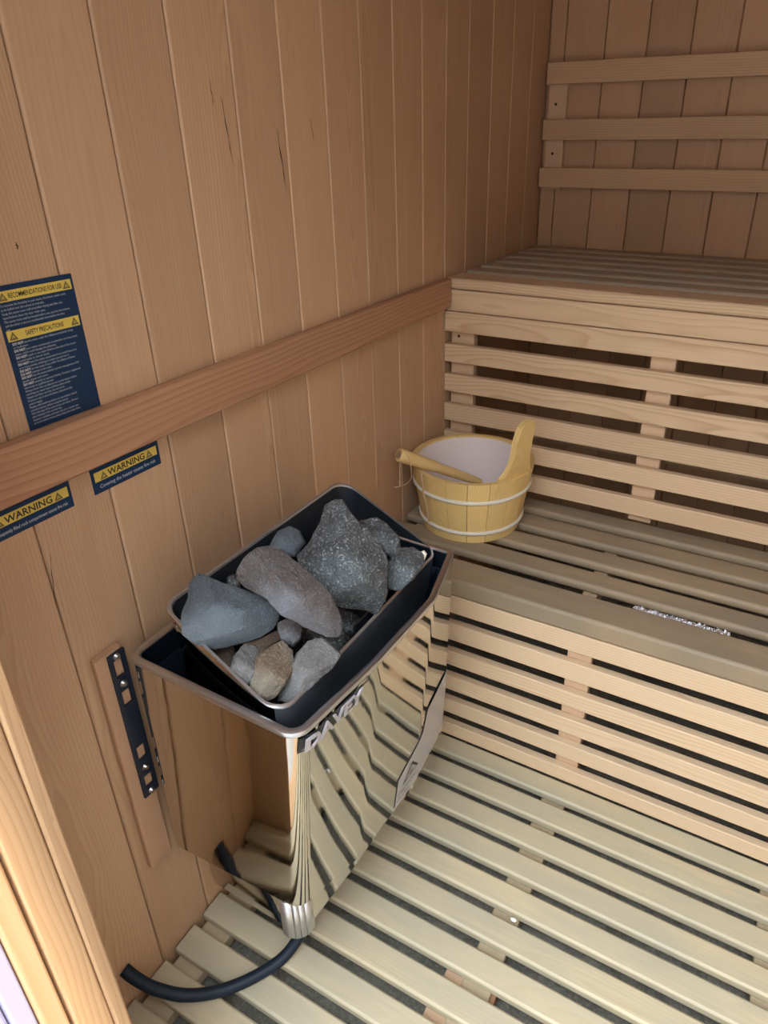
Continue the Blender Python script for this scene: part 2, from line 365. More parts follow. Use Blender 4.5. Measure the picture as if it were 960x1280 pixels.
# floor: concrete slab, bearers and slats
root = empty('floor', kind='structure')
bm = bmesh.new(); nx, ny = 90, 60; grid = {}
for i in range(nx+1):
    for j in range(ny+1):
        X, Y = -.0+RW*i/nx, RF+(RB-RF)*j/ny
        h = -.062+.010*noise.noise(Vector((X*9, Y*9, 3)))+.005*noise.noise(Vector((X*45, Y*45, 7)))
        grid[i, j] = bm.verts.new((X, Y, h))
for i in range(nx):
    for j in range(ny): bm.faces.new((grid[i, j], grid[i+1, j], grid[i+1, j+1], grid[i, j+1]))
bm_obj('concrete_base', bm, CONC, root)
for a, b in ((.008, .064), (.468, .519), (.905, .957), (1.345, 1.40)): board('bearer', 'yx', (a, RF+.02, -.046), (b, -.002, -.0205), W_bear, root, r=.002)
for i in range(12):
    yf = -.047-.0675*i; yb = yf+.048
    if i == 0: yb = -.001
    board('slat', 'x', (.004, yf, -.020), (RW-.006, yb, 0), W_floor, root, r=.0042)
for n_, (lo, hi, m) in enumerate((((.435, -.49, -.055), (.494, -.40, -.028), W_stile), ((.503, -.475, -.055), (.527, -.40, -.030), BRICKR), ((.43, -.60, -.055), (.50, -.505, -.028), W_stile))):
    board('packing_piece', 'x', lo, hi, m, root, r=.002)
board('slat', 'x', (.004, RF+.002, -.020), (RW-.006, -.806, 0), W_floor, root, r=.0042)
# loose concrete crumbs
bm = bmesh.new()
for _ in range(260):
    X, Y = random.uniform(.02, 1.0), random.uniform(-.75, -.05); s_ = random.uniform(.0008, .0035)
    mm = Matrix.Translation((X, Y, -.056+random.uniform(-.004, .004)))@Matrix.Rotation(random.uniform(0, 3), 4, 'Y')@Matrix.Diagonal((s_*random.uniform(.8, 2), s_*random.uniform(.8, 2), s_, 1))
    bmesh.ops.create_icosphere(bm, subdivisions=1, radius=1, matrix=mm)
o = bm_obj('crumbs', bm, CONC, root, smooth=False, kind='stuff')

# ------------------------------------------------------------------ benches
E0 = .006; E1 = RW-.006
lb = empty('lower_bench', (0, 0, 0), 'lower sauna bench with slatted top and slatted front, wooden bucket standing on it', 'bench')
board('nosing_board', 'x', (E0, -.002, .4075), (E1, .0766, .450), W_bench, lb, r=.006)
for i in range(4):
    y0 = .109+.0845*i; board('slat', 'x', (E0, y0, .430), (E1, y0+.056, .450), W_bench, lb, r=.0065)
board('fascia_board', 'xz', (E0, 0, .3612), (E1, .018, .4062), W_rise, lb, r=.0015)
for z0, z1 in ((.2874, .348), (.216, .2724), (.1427, .2014), (.0713, .1304), (.0015, .0588)): board('front_slat', 'xz', (E0, 0, z0), (E1, .018, z1-.0165*(1.276-z1)), W_rise, lb, r=.002)
for a, b in ((.008, .062), (.4734, .5235), (.912, .962), (1.35, 1.40)): board('stile', 'zx', (a, .0185, 0), (b, .044, .405), W_stile, lb, r=.002)
for y0 in (.05, .36): board('bearer', 'xz', (E0, y0, .372), (E1, y0+.03, .4065 if y0 < .1 else .4295), W_frame, lb, r=.002)
for X in (.03, .47, .91, 1.35): board('cross_bearer', 'y', (X, .081, .385), (X+.03, .358, .4295), W_frame, lb, r=.002)
ub = empty('upper_bench', (0, .4, 0), 'upper sauna bench with slatted top and tall slatted front along back wall', 'bench')
def U(o): o.location = Vector(o.location)-Vector((0, .4, 0)); return o
U(board('nosing_board', 'x', (E0, .4035, .9580), (E1, .483, .983), W_riseu, ub, r=.005))
for i in range(6):
    y0 = .512+.0875*i; U(board('slat', 'x', (E0, y0, .963), (E1, y0+.062, .983), W_benchu, ub, r=.0065))
U(board('fascia_board', 'xz', (E0, .4035, .9072), (E1, .4215, .9566), W_riseu, ub, r=.0015))
for z0, z1 in ((.8569, .9055), (.7816, .8319), (.7052, .757), (.6265, .6803), (.5519, .6054), (.4735, .5265)): U(board('front_slat', 'xz', (E0-.003, .400, z0), (E1, .418, z1-(.012*(1.276-z1) if z1 < .9 else 0)), W_riseu, ub, r=.002))
for a, b in ((.010, .071), (.4875, .5405), (.93, .98), (1.35, 1.40)): U(board('stile', 'zx', (a, .4225, .4505), (b, .446, .957), W_stile, ub, r=.002))
U(board('back_beam', 'xz', (E0, .50, .575), (E1, .53, .625), W_frame, ub)); U(board('back_beam', 'xz', (E0, .53, .84), (E1, .56, .90), W_frame, ub))
for X in (.03, .47, .91, 1.35): U(board('cross_bearer', 'y', (X, .485, .920), (X+.03, 1.03, .9625), W_frame, ub, r=.002))
for X, Z in ((.030, .745), (.030, .842)):
    bm = bmesh.new(); bmesh.ops.create_cone(bm, cap_ends=True, segments=12, radius1=.0035, radius2=.003, depth=.002, matrix=Matrix.Translation((X, .0215, Z))@Matrix.Rotation(PI/2, 4, 'X'))
    bm_obj('screw', bm, RUST, ub)
br = empty('backrest', (0, 1.02, 1.3), 'wooden backrest of three horizontal slats fixed on the back wall above the upper bench', 'backrest')
def B(o): o.location = Vector(o.location)-Vector((0, 1.02, 1.3)); return o
for x0, z0, z1 in ((.012, 1.408, 1.4604), (.009, 1.2697, 1.322), (.007, 1.1459, 1.198)): B(board('slat', 'xz', (x0, 1.005, z0), (RW-.01, 1.021, z1), W_rail, br, r=.0015))
for a, b in ((.0147, .067), (.68, .73), (1.34, 1.392)):
    B(board('support_block', 'zx', (a, 1.0215, 1.140), (b, 1.0395, 1.455), W_stile, br, r=.0015))
    for Z in (1.36, 1.235):
        bm = bmesh.new(); bmesh.ops.create_cone(bm, cap_ends=True, segments=12, radius1=.004, radius2=.0035, depth=.002, matrix=Matrix.Translation(((a+b)/2-.004, .0005, Z-1.3))@Matrix.Rotation(PI/2, 4, 'X'))
        bm_obj('screw', bm, RUST, br)

# ------------------------------------------------------------------ stickers on the left wall
def sticker(name, label, y0, y1, z0, z1, loc):
    r = empty(name, (0.0006, y0, z0), label, 'sign'); box('backing', (0.0002, y0, z0), (.0012, y1, z1), NAVY, r)
    r.children[0].location -= Vector((.0006, y0, z0)); return r
def quad_mesh(name, polys, m, parent, x):
    bm = bmesh.new()
    for P in polys: bm.faces.new([bm.verts.new((x, a, b)) for a, b in P])
    me = bpy.data.meshes.new(name); bm.to_mesh(me); bm.free(); me.materials.append(m)
    return put(name, me, m, parent, )
def tri(u, v, h):
    return (u-h*.56, v), (u+h*.56, v), (u, v+h)
def triangle_sign(parent, u, v, h, x):
    o = quad_mesh('warning_triangle', [tri(u, v, h)], INKG, parent, x)
    quad_mesh('triangle_field', [tri(u, v+h*.17, h*.46)], YEL, o, x+.0002)
    quad_mesh('heat_symbol', [((u-h*.18, v+h*.2), (u+h*.18, v+h*.2), (u+h*.18, v+h*.28), (u-h*.18, v+h*.28)), ((u-.06*h, v+h*.3), (u+.0*h, v+h*.3), (u+.08*h, v+h*.55), (u+.0*h, v+h*.5))], INKG, o, x+.0004)
s1 = sticker('safety_sign', 'tall navy safety sign with two yellow headings on the left wall above the rail', -.652, -.558, .983, 1.142, None)
# local frame: u from left edge, v from bottom; width .094 height .159
W1, H1 = .094, .159
for v0, v1, txt, sz in ((H1*.895, H1*.965, 'RECOMMENDATIONS FOR USE', .0076), (H1*.635, H1*.707, 'SAFETY PRECAUTIONS', .0076)):
    quad_mesh('yellow_band', [((.003, v0), (W1-.003, v0), (W1-.003, v1), (.003, v1))], YEL, s1, .0009)
    text_mesh('heading', [(txt, W1/2, v0+(v1-v0)*.27, sz)], INK, s1, lambda u, v: Vector((.0011, u, v)), 0, bold=.00012, sx=.60, align='CENTER')
    for u in (.0095, W1-.0095): triangle_sign(s1, u, v0+(v1-v0)*.12, (v1-v0)*.78, .0011)
L1 = ['To increase the humidity in your sauna, the heater needs water', 'to be ladled over the stones at intervals.', 'Keep the sauna room well aired after drying and after you', 'have finished, leave the door wide open.', 'The sauna room shall be heated before use, see the instructions', 'and the timer is set to a comfortable time before the first', 'use.']
L2 = [('DO NOT', 'use the sauna under the influence of alcohol, drugs'), ('', 'or medication.'), ('DO NOT', 'pour water continuously on elements, as it may cause'), ('', 'steam, which could damage the elements.'), ('DO NOT', 'touch or use water fitted on the side of the heater'), ('', 'to avoid scalds or electric shock.'), ('DO NOT', 'leave the sauna unattended if too much heat is on'), ('', 'or to burn towels, clothing or matter placed over it'), ('DO NOT', 'use the sauna if you suffer the effects of illness'), ('DO NOT', 'operate in the nude.'), ('DO NOT', 'use the sauna without correct management of all'), ('', 'guards, stones and covers.'), ('DO NOT', 'attempt to operate if faulty. Contact a registered'), ('', 'electrician or qualified person.'), ('', 'Always check that no objects are on the heater before'), ('', 'switching on; never leave children alone inside.'), ('', 'Heater and floor are hot, do not touch.'), ('', 'If sauna is not in use and drains, disconnect the'), ('', 'power supply.'), ('', 'People with health problems or any doubts should'), ('', 'consult a doctor before using the sauna.'), ('', 'Take the stay off as soon as you are dizzy. Shower'), ('', 'after leaving in the correct way.'), ('', 'Caution: ventilate, exercise, dry your towels near'), ('', 'or in the warm room, please keep doorways clear.')]
ln = [(t, .004, H1*(.865-.0262*i), .0036) for i, t in enumerate(L1)]
text_mesh('small_print', ln, PALE, s1, lambda u, v: Vector((.0009, u, v)), 0, sx=.84)
ln = [(t, .0062+(.0135 if a else .0), H1*(.608-.0238*i), .0035) for i, (a, t) in enumerate(L2)]
text_mesh('small_print', ln, PALE, s1, lambda u, v: Vector((.0009, u, v)), 0, sx=.84)
ln = [(a, .0062, H1*(.608-.0238*i), .0037) for i, (a, t) in enumerate(L2) if a]
text_mesh('do_not_lettering', ln, WHT, s1, lambda u, v: Vector((.0010, u, v)), 0, bold=.00008, sx=.85)
for y0, y1, lab, t in ((-.594, -.486, 'small navy and yellow warning sign below the rail, the one nearer the heater', 'Covering the heater causes fire risk'), (-.733, -.624, 'small navy and yellow warning sign below the rail, the one nearer the door', 'Inadequately filled rock compartment causes fire risk')):
    s2 = sticker('warning_sign', lab, y0, y1, .8735, .9075, None); W2, H2 = y1-y0, .034
    quad_mesh('yellow_band', [((.004, H2*.46), (W2-.004, H2*.46), (W2-.004, H2*.84), (.004, H2*.84))], YEL, s2, .0009)
    text_mesh('heading', [('WARNING', W2/2, H2*.52, .0122)], INK, s2, lambda u, v: Vector((.0011, u, v)), 0, bold=.00025, align='CENTER')
    for u in (.0175, W2-.0175): triangle_sign(s2, u, H2*.49, H2*.30, .0011)
    text_mesh('small_print', [(t, W2/2, H2*.17, .0072 if len(t) < 40 else .0062)], PALE, s2, lambda u, v: Vector((.0009, u, v)), 0, bold=.00006, align='CENTER', sx=.86 if len(t) < 40 else .70)

# ------------------------------------------------------------------ heater mounting: batten + black slotted plate
bt = empty('mounting_batten', (.001, -.6, .23), 'upright wooden batten on the left wall behind the heater bracket', 'batten')
o = board('strip', 'z', (.0006, -.660, .232), (.012, -.618, .655), W_batten, bt, r=.003); o.location -= Vector((.001, -.6, .23))
mp_ = empty('mounting_plate', (.013, -.62, .38), 'black slotted steel bracket strip screwed beside the heater on its batten', 'bracket')
def plate():
    bm = bmesh.new(); X0, X1 = .0125, .0165; Y0, Y1 = -.643, -.617; Z0, Z1 = .378, .652
    holes = [(.612, .641), (.560, .586), (.452, .478), (.395, .418)]
    add_box(bm, (X0, Y0, Z0), (X1, Y0+.006, Z1)); add_box(bm, (X0, Y1-.006, Z0), (X1, Y1, Z1))
    zz = [Z0]+[v for h in sorted(holes) for v in h]+[Z1]
    for a, b in zip(zz[::2], zz[1::2]): add_box(bm, (X0, Y0+.006, a), (X1, Y1-.006, b))
    bmesh.ops.remove_doubles(bm, verts=bm.verts, dist=1e-5)
    bmesh.ops.translate(bm, verts=bm.verts, vec=-Vector((.013, -.62, .38)))
    return bm
bm_obj('slotted_plate', plate(), BLACKPL, mp_)
for Z in (.646, .598, .434, .384):
    bm = bmesh.new(); bmesh.ops.create_cone(bm, cap_ends=True, segments=14, radius1=.0055, radius2=.003, depth=.004, matrix=Matrix.Translation((.0185-.013, -.6305+.62, Z-.38))@Matrix.Rotation(PI/2, 4, 'Y'))
    bm_obj('screw', bm, SCREW, mp_)

# ------------------------------------------------------------------ heater
def rounded(poly, rads, n=5):
    out = []; N = len(poly)
    for i, (p, r) in enumerate(zip(poly, rads)):
        p = Vector(p); a = Vector(poly[i-1])-p; b = Vector(poly[(i+1) % N])-p
        a.normalize(); b.normalize(); th = a.angle(b)/2; d = r/math.tan(th); c = p+(a+b).normalized()*(r/math.sin(th))
        s, e = p+a*d-c, p+b*d-c
        for j in range(n):
            t = j/(n-1); an = s.angle(e) if s.length > 0 else 0
            v = (s*math.sin((1-t)*an)+e*math.sin(t*an))/math.sin(an) if an > 1e-4 else s
            out.append(c+v)
    return out
N_ = 6
ZT = .648
top = rounded([(.028, -.625), (.322, -.632), (.338, -.47), (.342, -.315), (.310, -.180), (.028, -.168)], [.022, .026, .3, .06, .014, .02], N_)
bot = rounded([(.030, -.634), (.270, -.607), (.282, -.47), (.286, -.290), (.276, -.140), (.030, -.130)], [.022, .024, .3, .06, .014, .02], N_)
zb = [.275, .246, .205, .178, .188, .20]; zbot = [zb[i//N_] for i in range(len(bot))]
def offs(poly, d):
    c = sum(poly, Vector((0, 0)))/len(poly); out = []
    n = len(poly)
    for i, p in enumerate(poly):
        t = (poly[(i+1) % n]-poly[i-1]).normalized(); nrm = Vector((t.y, -t.x))
        if nrm.dot(p-c) < 0: nrm = -nrm
        out.append(p-nrm*d)
    return out
heater = empty('sauna_heater', (.18, -.38, .17), 'polished steel electric sauna heater on left wall with open bin of dark stones', 'heater')
HO = Vector((.18, -.38, .17))
def loft(rings, closed_top=False, closed_bot=False, mids=None):
    bm = bmesh.new(); R = []
    for ring in rings: R.append([bm.verts.new(Vector(p)-HO) for p in ring])
    n = len(R[0])
    for k_, (a, b) in enumerate(zip(R, R[1:])):
        for j in range(n):
            f = bm.faces.new((a[j], a[(j+1) % n], b[(j+1) % n], b[j]))
            if mids: f.material_index = mids[k_]
    if closed_bot: bm.faces.new(R[0][::-1])
    if closed_top:
        f = bm.faces.new(R[-1]); 
        if mids: f.material_index = mids[-1]
    return bm
def z3(poly, z): return [(p.x, p.y, z) for p in poly] if not isinstance(z, list) else [(p.x, p.y, q) for p, q in zip(poly, z)]
rings = []
for k_ in range(9):
    t = k_/8; tt = t
    rings.append([(b.x*(1-t)+a.x*t, b.y*(1-t)+a.y*t, zz*(1-t)+(ZT-.008)*t) for a, b, zz in zip(top, bot, zbot)])
casing = bm_obj('casing', loft(rings), CHROME, heater, ang=50)
# rim: narrow rolled flange round the mouth
r1, r2, r3 = top, offs(top, .004), offs(top, .0105)
bm_obj('rim', loft([z3(r1, ZT-.009), z3(offs(top, -.0012), ZT-.0055), z3(offs(top, -.0005), ZT-.001), z3(offs(top, .0025), ZT), z3(offs(top, .0085), ZT-.0006), z3(offs(top, .0105), ZT-.003), z3(offs(top, .0108), ZT-.010)]), STEEL, heater, ang=60)
i1 = offs(top, .0112)
bm_obj('inner_shell', loft([z3(i1, ZT-.004), z3(offs(top, .0135), ZT-.05), z3(offs(top, .02), ZT-.14), z3(offs(top, .024), ZT-.17)], closed_top=True), DARK, heater, ang=50)
i2 = offs(top, .024)
bm_obj('heat_guard', loft([z3(i2, ZT-.150), z3(i2, ZT-.028), z3(offs(top, .0255), ZT-.0265), z3(offs(top, .027), ZT-.028), z3(offs(top, .027), ZT-.15)]), DARK, heater, ang=50)
b_ = rounded([(.070, -.606), (.262, -.606), (.274, -.47), (.279, -.290), (.266, -.146), (.070, -.146)], [.01, .022, .3, .06, .014, .01], N_)
b2_ = rounded([(.070, -.602), (.256, -.602), (.268, -.47), (.273, -.290), (.262, -.146), (.070, -.146)], [.01, .022, .3, .06, .014, .01], N_)
bm_obj('base', loft([z3(b2_, .163), z3(b_, .20), z3(b_, .262)], closed_bot=True), CHROME, heater, ang=50)
# corner foot cap with slits
bm = bmesh.new()
for a0, a1 in ((-104, -62), (-60.5, -44), (-42.5, -26), (-24.5, 6)):
    cpt = Vector((.236, -.582)); rr = .0288
    for (za, zb_) in ((.160, .246),):
        pts = [cpt+Vector((math.cos(math.radians(a)), math.sin(math.radians(a))))*rr for a in (a0, (a0+a1)/2, a1)]
        lo_ = [bm.verts.new(Vector((p.x, p.y, za))-HO) for p in pts]; hi_ = [bm.verts.new(Vector((p.x, p.y, zb_))-HO) for p in pts]
        for j in range(2): bm.faces.new((lo_[j], lo_[j+1], hi_[j+1], hi_[j]))
o = bm_obj('corner_cap', bm, LIP, heater); sm = o.modifiers.new('solid', 'SOLIDIFY'); sm.thickness = .0015; sm.offset = 1
# stone bin (tilted open box)
def binring(inset, dz, zadd=0):
    P = rounded([(.078+inset, -.592+inset), (.280-inset, -.612+inset), (.282-inset, -.187-inset*.2), (.078+inset, -.168-inset)], [.022, .028, .022, .028], N_)
    return [(p.x, p.y, .728-(p.x-.078)*(.086/.2)+dz) for p in P]
def lowring(inset, z):
    P = rounded([(.080+inset, -.586+inset), (.270-inset, -.602+inset), (.270-inset, -.205-inset), (.080+inset, -.185-inset)], [.022, .028, .022, .028], N_)
    return [(p.x, p.y, z) for p in P]
o_bin = bm_obj('stone_bin', loft([lowring(0, .53), binring(.004, -.035), binring(0, -.002), binring(.0008, 0), binring(.0038, 0), binring(.0046, -.003), binring(.007, -.04), lowring(.006, .54)], closed_top=True, mids=[0, 0, 2, 2, 2, 1, 1, 1]), [CHROME, DARK2, LIP, SCUFF], heater, ang=50)
for f in o_bin.data.polygons:
    if f.material_index == 0 and f.normal.x > .6: f.material_index = 3
# bin divider seen between the stones at front right
o = box('divider', (.262, -.42, .58), (.2645, -.20, .640), DARK2, heater); o.location -= HO

# badge on the front: black plate behind silver letters
from mathutils.bvhtree import BVHTree
_cm = casing.data; CB = BVHTree.FromPolygons([v.co for v in _cm.vertices], [tuple(p.vertices) for p in _cm.polygons])
def front_pt(u, v, off=0.0):
    """point on the casing front: u metres along from y=-.60, height v"""
    p = Vector((1.0, -.60+u, v))-HO
    h, n, _, _ = CB.ray_cast(p, Vector((-1, 0, 0)))
    if h is None: h, n, _, _ = CB.find_nearest(Vector((.30, -.60+u, v))-HO)
    if n.x < 0: n = -n
    return h+n*off+HO
BU, BV = -.012, .6165
bd = put('badge', bpy.data.meshes.new('badge'), None, heater)
def fr_quad(u0, u1, v0, v1, off, n=6):
    bm = bmesh.new(); rows = []
    for i in range(n+1):
        u = u0+(u1-u0)*i/n
        rows.append([bm.verts.new(front_pt(u, v, off)-HO) for v in (v0, v1)])
    for a, b in zip(rows, rows[1:]): bm.faces.new((a[0], b[0], b[1], a[1]))
    return bm
bmb = fr_quad(-.020, .090, .611, .6335, .0022); bpy.data.objects.remove(bd)
LET = [('DAVEY', 0, 0, .030)]
bdg = text_mesh('badge_lettering', LET, BADGE, heater, lambda u, v: front_pt(-.0175+u, .6125+v, .0052)-HO, 0, bold=.0006, sx=1.12, spacing=1.0)
sm = bdg.modifiers.new('solid', 'SOLIDIFY'); sm.thickness = .0025
bdk = text_mesh('badge_shadow_letters', LET, BADGEK, heater, lambda u, v: front_pt(-.0215+u, .6140+v, .0020)-HO, 0, bold=.0034, sx=1.12, spacing=1.0)
bmb.free()
bm = fr_quad(-.020, .106, .6335, .6365, .0025); bm_obj('badge_bar', bm, BADGEK, heater)

# silver film label with hot-surface triangle, wrapping the lower right of the front
def film(poly, off, nx=10, m=FILM, name='film_label'):
    return None
bm = bmesh.new(); rows = []
n = 16
for i in range(n+1):
    u = .237+(.452-.237)*i/n; yy = -.60+u
    # lower edge follows the casing bottom, upper edge steps up to the right of the bend
    t = min(1, max(0, (yy+.285)/.03))
    zlo = .196 if yy < -.29 else .196+(yy+.29)*.06
    zhi = .275+(yy+.363)*.55 if yy < -.275 else .362
    zhi = max(zlo+.01, zhi)
    rows.append([bm.verts.new(front_pt(u, z, .0012)-HO) for z in (zlo, (zlo+zhi)/2, zhi)])
for a, b in zip(rows, rows[1:]):
    for j in range(2): bm.faces.new((a[j], b[j], b[j+1], a[j+1]))
film_o = bm_obj('film_label', bm, FILM, heater)
def fr_poly(pts, off, m, name, parent):
    bm = bmesh.new(); bm.faces.new([bm.verts.new(front_pt(u, v, off)-HO) for u, v in pts]); return bm_obj(name, bm, m, parent, smooth=False)
def strip_outline(pts, wd, off, m, name, parent):
    bm = bmesh.new(); P = [Vector(p) for p in pts]; cen = sum(P, Vector((0, 0)))/len(P)
    inn = [p+(cen-p).normalized()*wd for p in P]
    a = [bm.verts.new(front_pt(p.x, p.y, off)-HO) for p in P]; b = [bm.verts.new(front_pt(p.x, p.y, off)-HO) for p in inn]
    for j in range(len(P)): bm.faces.new((a[j], a[(j+1) % len(P)], b[(j+1) % len(P)], b[j]))
    return bm_obj(name, bm, m, parent, smooth=False)
strip_outline([(.255, .241), (.311, .243), (.283, .279)], .0085, .0018, INK, 'warning_triangle', film_o)
bm = bmesh.new()
for rr in (.003, .006):
    for k_ in range(12):
        a0, a1 = 2*PI*k_/12, 2*PI*(k_+1)/12
        bm.faces.new([bm.verts.new(front_pt(.283+r_*math.cos(a)*1.1, .252+r_*math.sin(a), .0018)-HO) for a, r_ in ((a0, rr), (a1, rr), (a1, rr-.0012), (a0, rr-.0012))])
bm_obj('hot_surface_symbol', bm, INK, film_o, smooth=False)
text_mesh('small_print', [('CAUTION', .241, .222, .0135), ('Hot surface', .241, .209, .0085)], INKG, film_o, lambda u, v: front_pt(u, v, .0018)-HO, 0, sx=1.0)

# ------------------------------------------------------------------ black hose from the wall to the heater base
ho = Vector((0, -.74, .07))
bm = bmesh.new()
pts = spline([(-.001, -.742, .078), (.018, -.738, .062), (.045, -.726, .036), (.085, -.703, .015), (.13, -.668, .0115), (.168, -.620, .0115), (.192, -.575, .020), (.205, -.53, .06), (.205, -.505, .11), (.20, -.49, .157)], 6)
tube(bm, [p-ho for p in pts], .0098, 14)
tag(bm_obj('heater_hose', bm, RUBBER, None, loc=ho, ang=60), 'black rubber hose curving over the floor slats from left wall to the heater', 'hose')

# ------------------------------------------------------------------ stones
def interp(outline, a):
    n = len(outline)
    for i in range(n):
        a0, r0 = outline[i]; a1, r1 = outline[(i+1) % n]
        if i == n-1: a1 += 2*PI
        aa = a if a >= outline[0][0] else a+2*PI
        if a0 <= aa <= a1:
            t = (aa-a0)/(a1-a0+1e-9); x0, y0 = r0*math.cos(a0), r0*math.sin(a0); x1, y1 = r1*math.cos(a1), r1*math.sin(a1)
            # straight edge between outline corners
            dx, dy = math.cos(a), math.sin(a); ex, ey = x1-x0, y1-y0; den = dx*ey-dy*ex
            return (x0*ey-y0*ex)/den if abs(den) > 1e-9 else r0
    return outline[0][1]
def stone(label, m, px_poly, z, thick, cuts, seed, sub=6, rough_=1.0, ridge=None, group='sauna stones in the heater bin'):
    """a rock with its own depth: silhouette corners give its breadth, flat facets are struck off its bulk"""
    n = len(px_poly); cx = sum(p[0] for p in px_poly)/n; cy = sum(p[1] for p in px_poly)/n
    Cn = ray(cx, cy, 2, z); dist = (Cn-CAM).dot(cf); sc = dist/FPX
    fw = (Cn-CAM).normalized(); rt = (cr-fw*cr.dot(fw)).normalized(); up = rt.cross(fw)
    pol = []
    for x, y in px_poly:
        pol.append((math.atan2(-(y-cy), x-cx) % (2*PI), math.hypot(x-cx, y-cy)*sc))
    pol.sort()
    bm = bmesh.new(); bmesh.ops.create_icosphere(bm, subdivisions=sub, radius=1)
    rnd = random.Random(seed); maxr = max(p[1] for p in pol)
    planes = []
    for (ax, ay, d) in cuts:                                   # facets towards the viewer side: tilt right, tilt up, depth
        nn = Vector((ax, ay, 1)).normalized(); planes.append((nn, d*thick))
    for _ in range(9):
        nn = Vector((rnd.uniform(-1, 1), rnd.uniform(-1, 1), rnd.uniform(.15, .9))).normalized(); planes.append((nn, (thick*rnd.uniform(.80, 1.0)*nn.z+maxr*rnd.uniform(.55, .8)*math.hypot(nn.x, nn.y))))
    ca = {}
    so_ = Vector((seed*3.1, seed*1.7, seed*.9))
    for v in bm.verts:
        d = v.co.normalized(); h = math.hypot(d.x, d.y); a = math.atan2(d.y, d.x) % (2*PI)
        R = interp(pol, a)*1.03; hh = h**.6
        p = Vector((math.cos(a)*R*hh, math.sin(a)*R*hh, (1 if d.z > 0 else -.6)*abs(d.z)**.8*thick))
        for nn, dd in planes:
            e = p.dot(nn)-dd
            if e > 0: p -= Vector((nn.x*.25, nn.y*.25, nn.z)).normalized()*e*.96/max(.4, Vector((nn.x*.25, nn.y*.25, nn.z)).normalized().dot(nn))
        q_ = p*26+so_
        dn = noise.noise(q_)*.0024+(noise.turbulence(q_*1.6, 4, True)-.9)*-.0022*rough_+noise.noise(q_*7)*.0009*rough_+noise.noise(q_*16)*.0006*rough_
        p += d*dn
        v.co = rt*p.x+up*p.y-fw*p.z
    for f in bm.faces: f.smooth = True
    bmesh.ops.recalc_face_normals(bm, faces=bm.faces)
    me = bpy.data.meshes.new('stone'); bm.to_mesh(me); bm.free(); me.materials.append(m)
    return tag(put('stone', me, m, None, Cn), label, 'stone', group)
def P7(pts): return [(220+x*.2917, 600+y*.2917) for x, y in pts]
stone('large blue-grey angular stone at the left end of the heater bin', ST_blue,
      P7([(36, 430), (75, 392), (110, 405), (250, 455), (400, 508), (448, 555), (452, 605), (430, 640), (310, 700), (180, 738), (110, 700), (50, 655), (38, 560), (50, 500)]), .728, .036,
      [(-.08, -.45, .50), (-1.0, .7, .72), (.35, 1.2, .50), (.9, -.3, .85), (.2, -1.5, .8)], 1, rough_=.55)
stone('long smooth grey stone slanting across the middle of the heater bin', ST_grey,
      P7([(262, 420), (300, 345), (350, 300), (400, 288), (450, 305), (520, 360), (640, 478), (705, 560), (736, 625), (715, 672), (650, 682), (590, 655), (500, 590), (455, 570), (400, 505), (300, 460)]), .750, .038,
      [(.5, .8, .60), (-.7, -.5, .60), (.85, -.2, .8), (-.2, -1.4, .7)], 2, rough_=.7)
stone('largest dark speckled pointed stone standing up at the middle right of the bin', ST_dark,
      P7([(622, 105), (665, 90), (710, 92), (732, 130), (780, 190), (870, 265), (905, 350), (905, 430), (925, 480), (905, 600), (880, 626), (800, 600), (700, 560), (640, 485), (560, 410), (505, 320), (560, 270), (610, 190)]), .742, .046,
      [(.75, .42, .58), (-.62, -.50, .52), (1.5, -.4, .9), (-1.1, .6, .8), (.2, -1.6, .85)], 3)
stone('rough speckled grey stone tucked behind the largest stone at the back right', ST_dark,
      P7([(770, 185), (860, 165), (905, 195), (955, 250), (960, 320), (920, 330), (860, 290), (800, 240)]), .722, .030, [(.2, .5, .6), (-.6, -.8, .8)], 4, 5)
def P6(pts): return [(380+x*.2292, 580+y*.2292) for x, y in pts]
stone('dark grey stone in the far right corner of the heater bin', ST_dark,
      P6([(440, 620), (460, 540), (520, 470), (590, 460), (650, 490), (650, 540), (600, 620), (520, 680), (470, 680)]), .688, .032, [(-.4, -.4, .7), (.5, .8, .7)], 5, 5)
stone('small white pebble lying on dark stone in far right corner of the bin', ST_wht, P6([(632, 480), (655, 470), (670, 490), (655, 525), (640, 515)]), .700, .005, [], 15, 3, .2)
stone('small smooth dark stone at the back between the two long stones', ST_blue,
      P7([(405, 285), (440, 225), (485, 203), (525, 220), (552, 270), (510, 330), (450, 320)]), .712, .024, [(.2, .6, .8)], 6, 5, .4)
stone('rough light grey stone under the large blue-grey one near the front left corner', ST_pale,
      P7([(245, 760), (290, 705), (345, 720), (360, 790), (330, 850), (295, 872), (252, 850), (240, 820)]), .668, .019, [(-.3, -.5, .75), (.6, .6, .75)], 7, 5)
stone('ochre-tinged upright stone near the front left corner of the bin', ST_gold,
      P7([(345, 760), (395, 710), (450, 695), (495, 730), (500, 800), (465, 880), (430, 920), (390, 945), (340, 925), (325, 870), (340, 830)]), .664, .021, [(.5, .6, .7), (-.6, -.3, .75), (.1, -1, .9)], 8)
stone('flat pale grey stone leaning on front edge of the bin', ST_pale,
      P7([(560, 700), (620, 680), (700, 690), (702, 740), (660, 810), (560, 900), (480, 945), (430, 940), (440, 900), (490, 820), (520, 750)]), .660, .018, [(.1, .2, .6), (-.9, -.3, .8), (.6, -.8, .85)], 9)
stone('small brownish grey stone wedged between long stone and ochre-tinged stone', ST_grey,
      P7([(440, 620), (490, 590), (535, 615), (528, 680), (505, 705), (455, 680)]), .672, .020, [(.6, .3, .7), (-.5, .3, .8)], 10, 5)
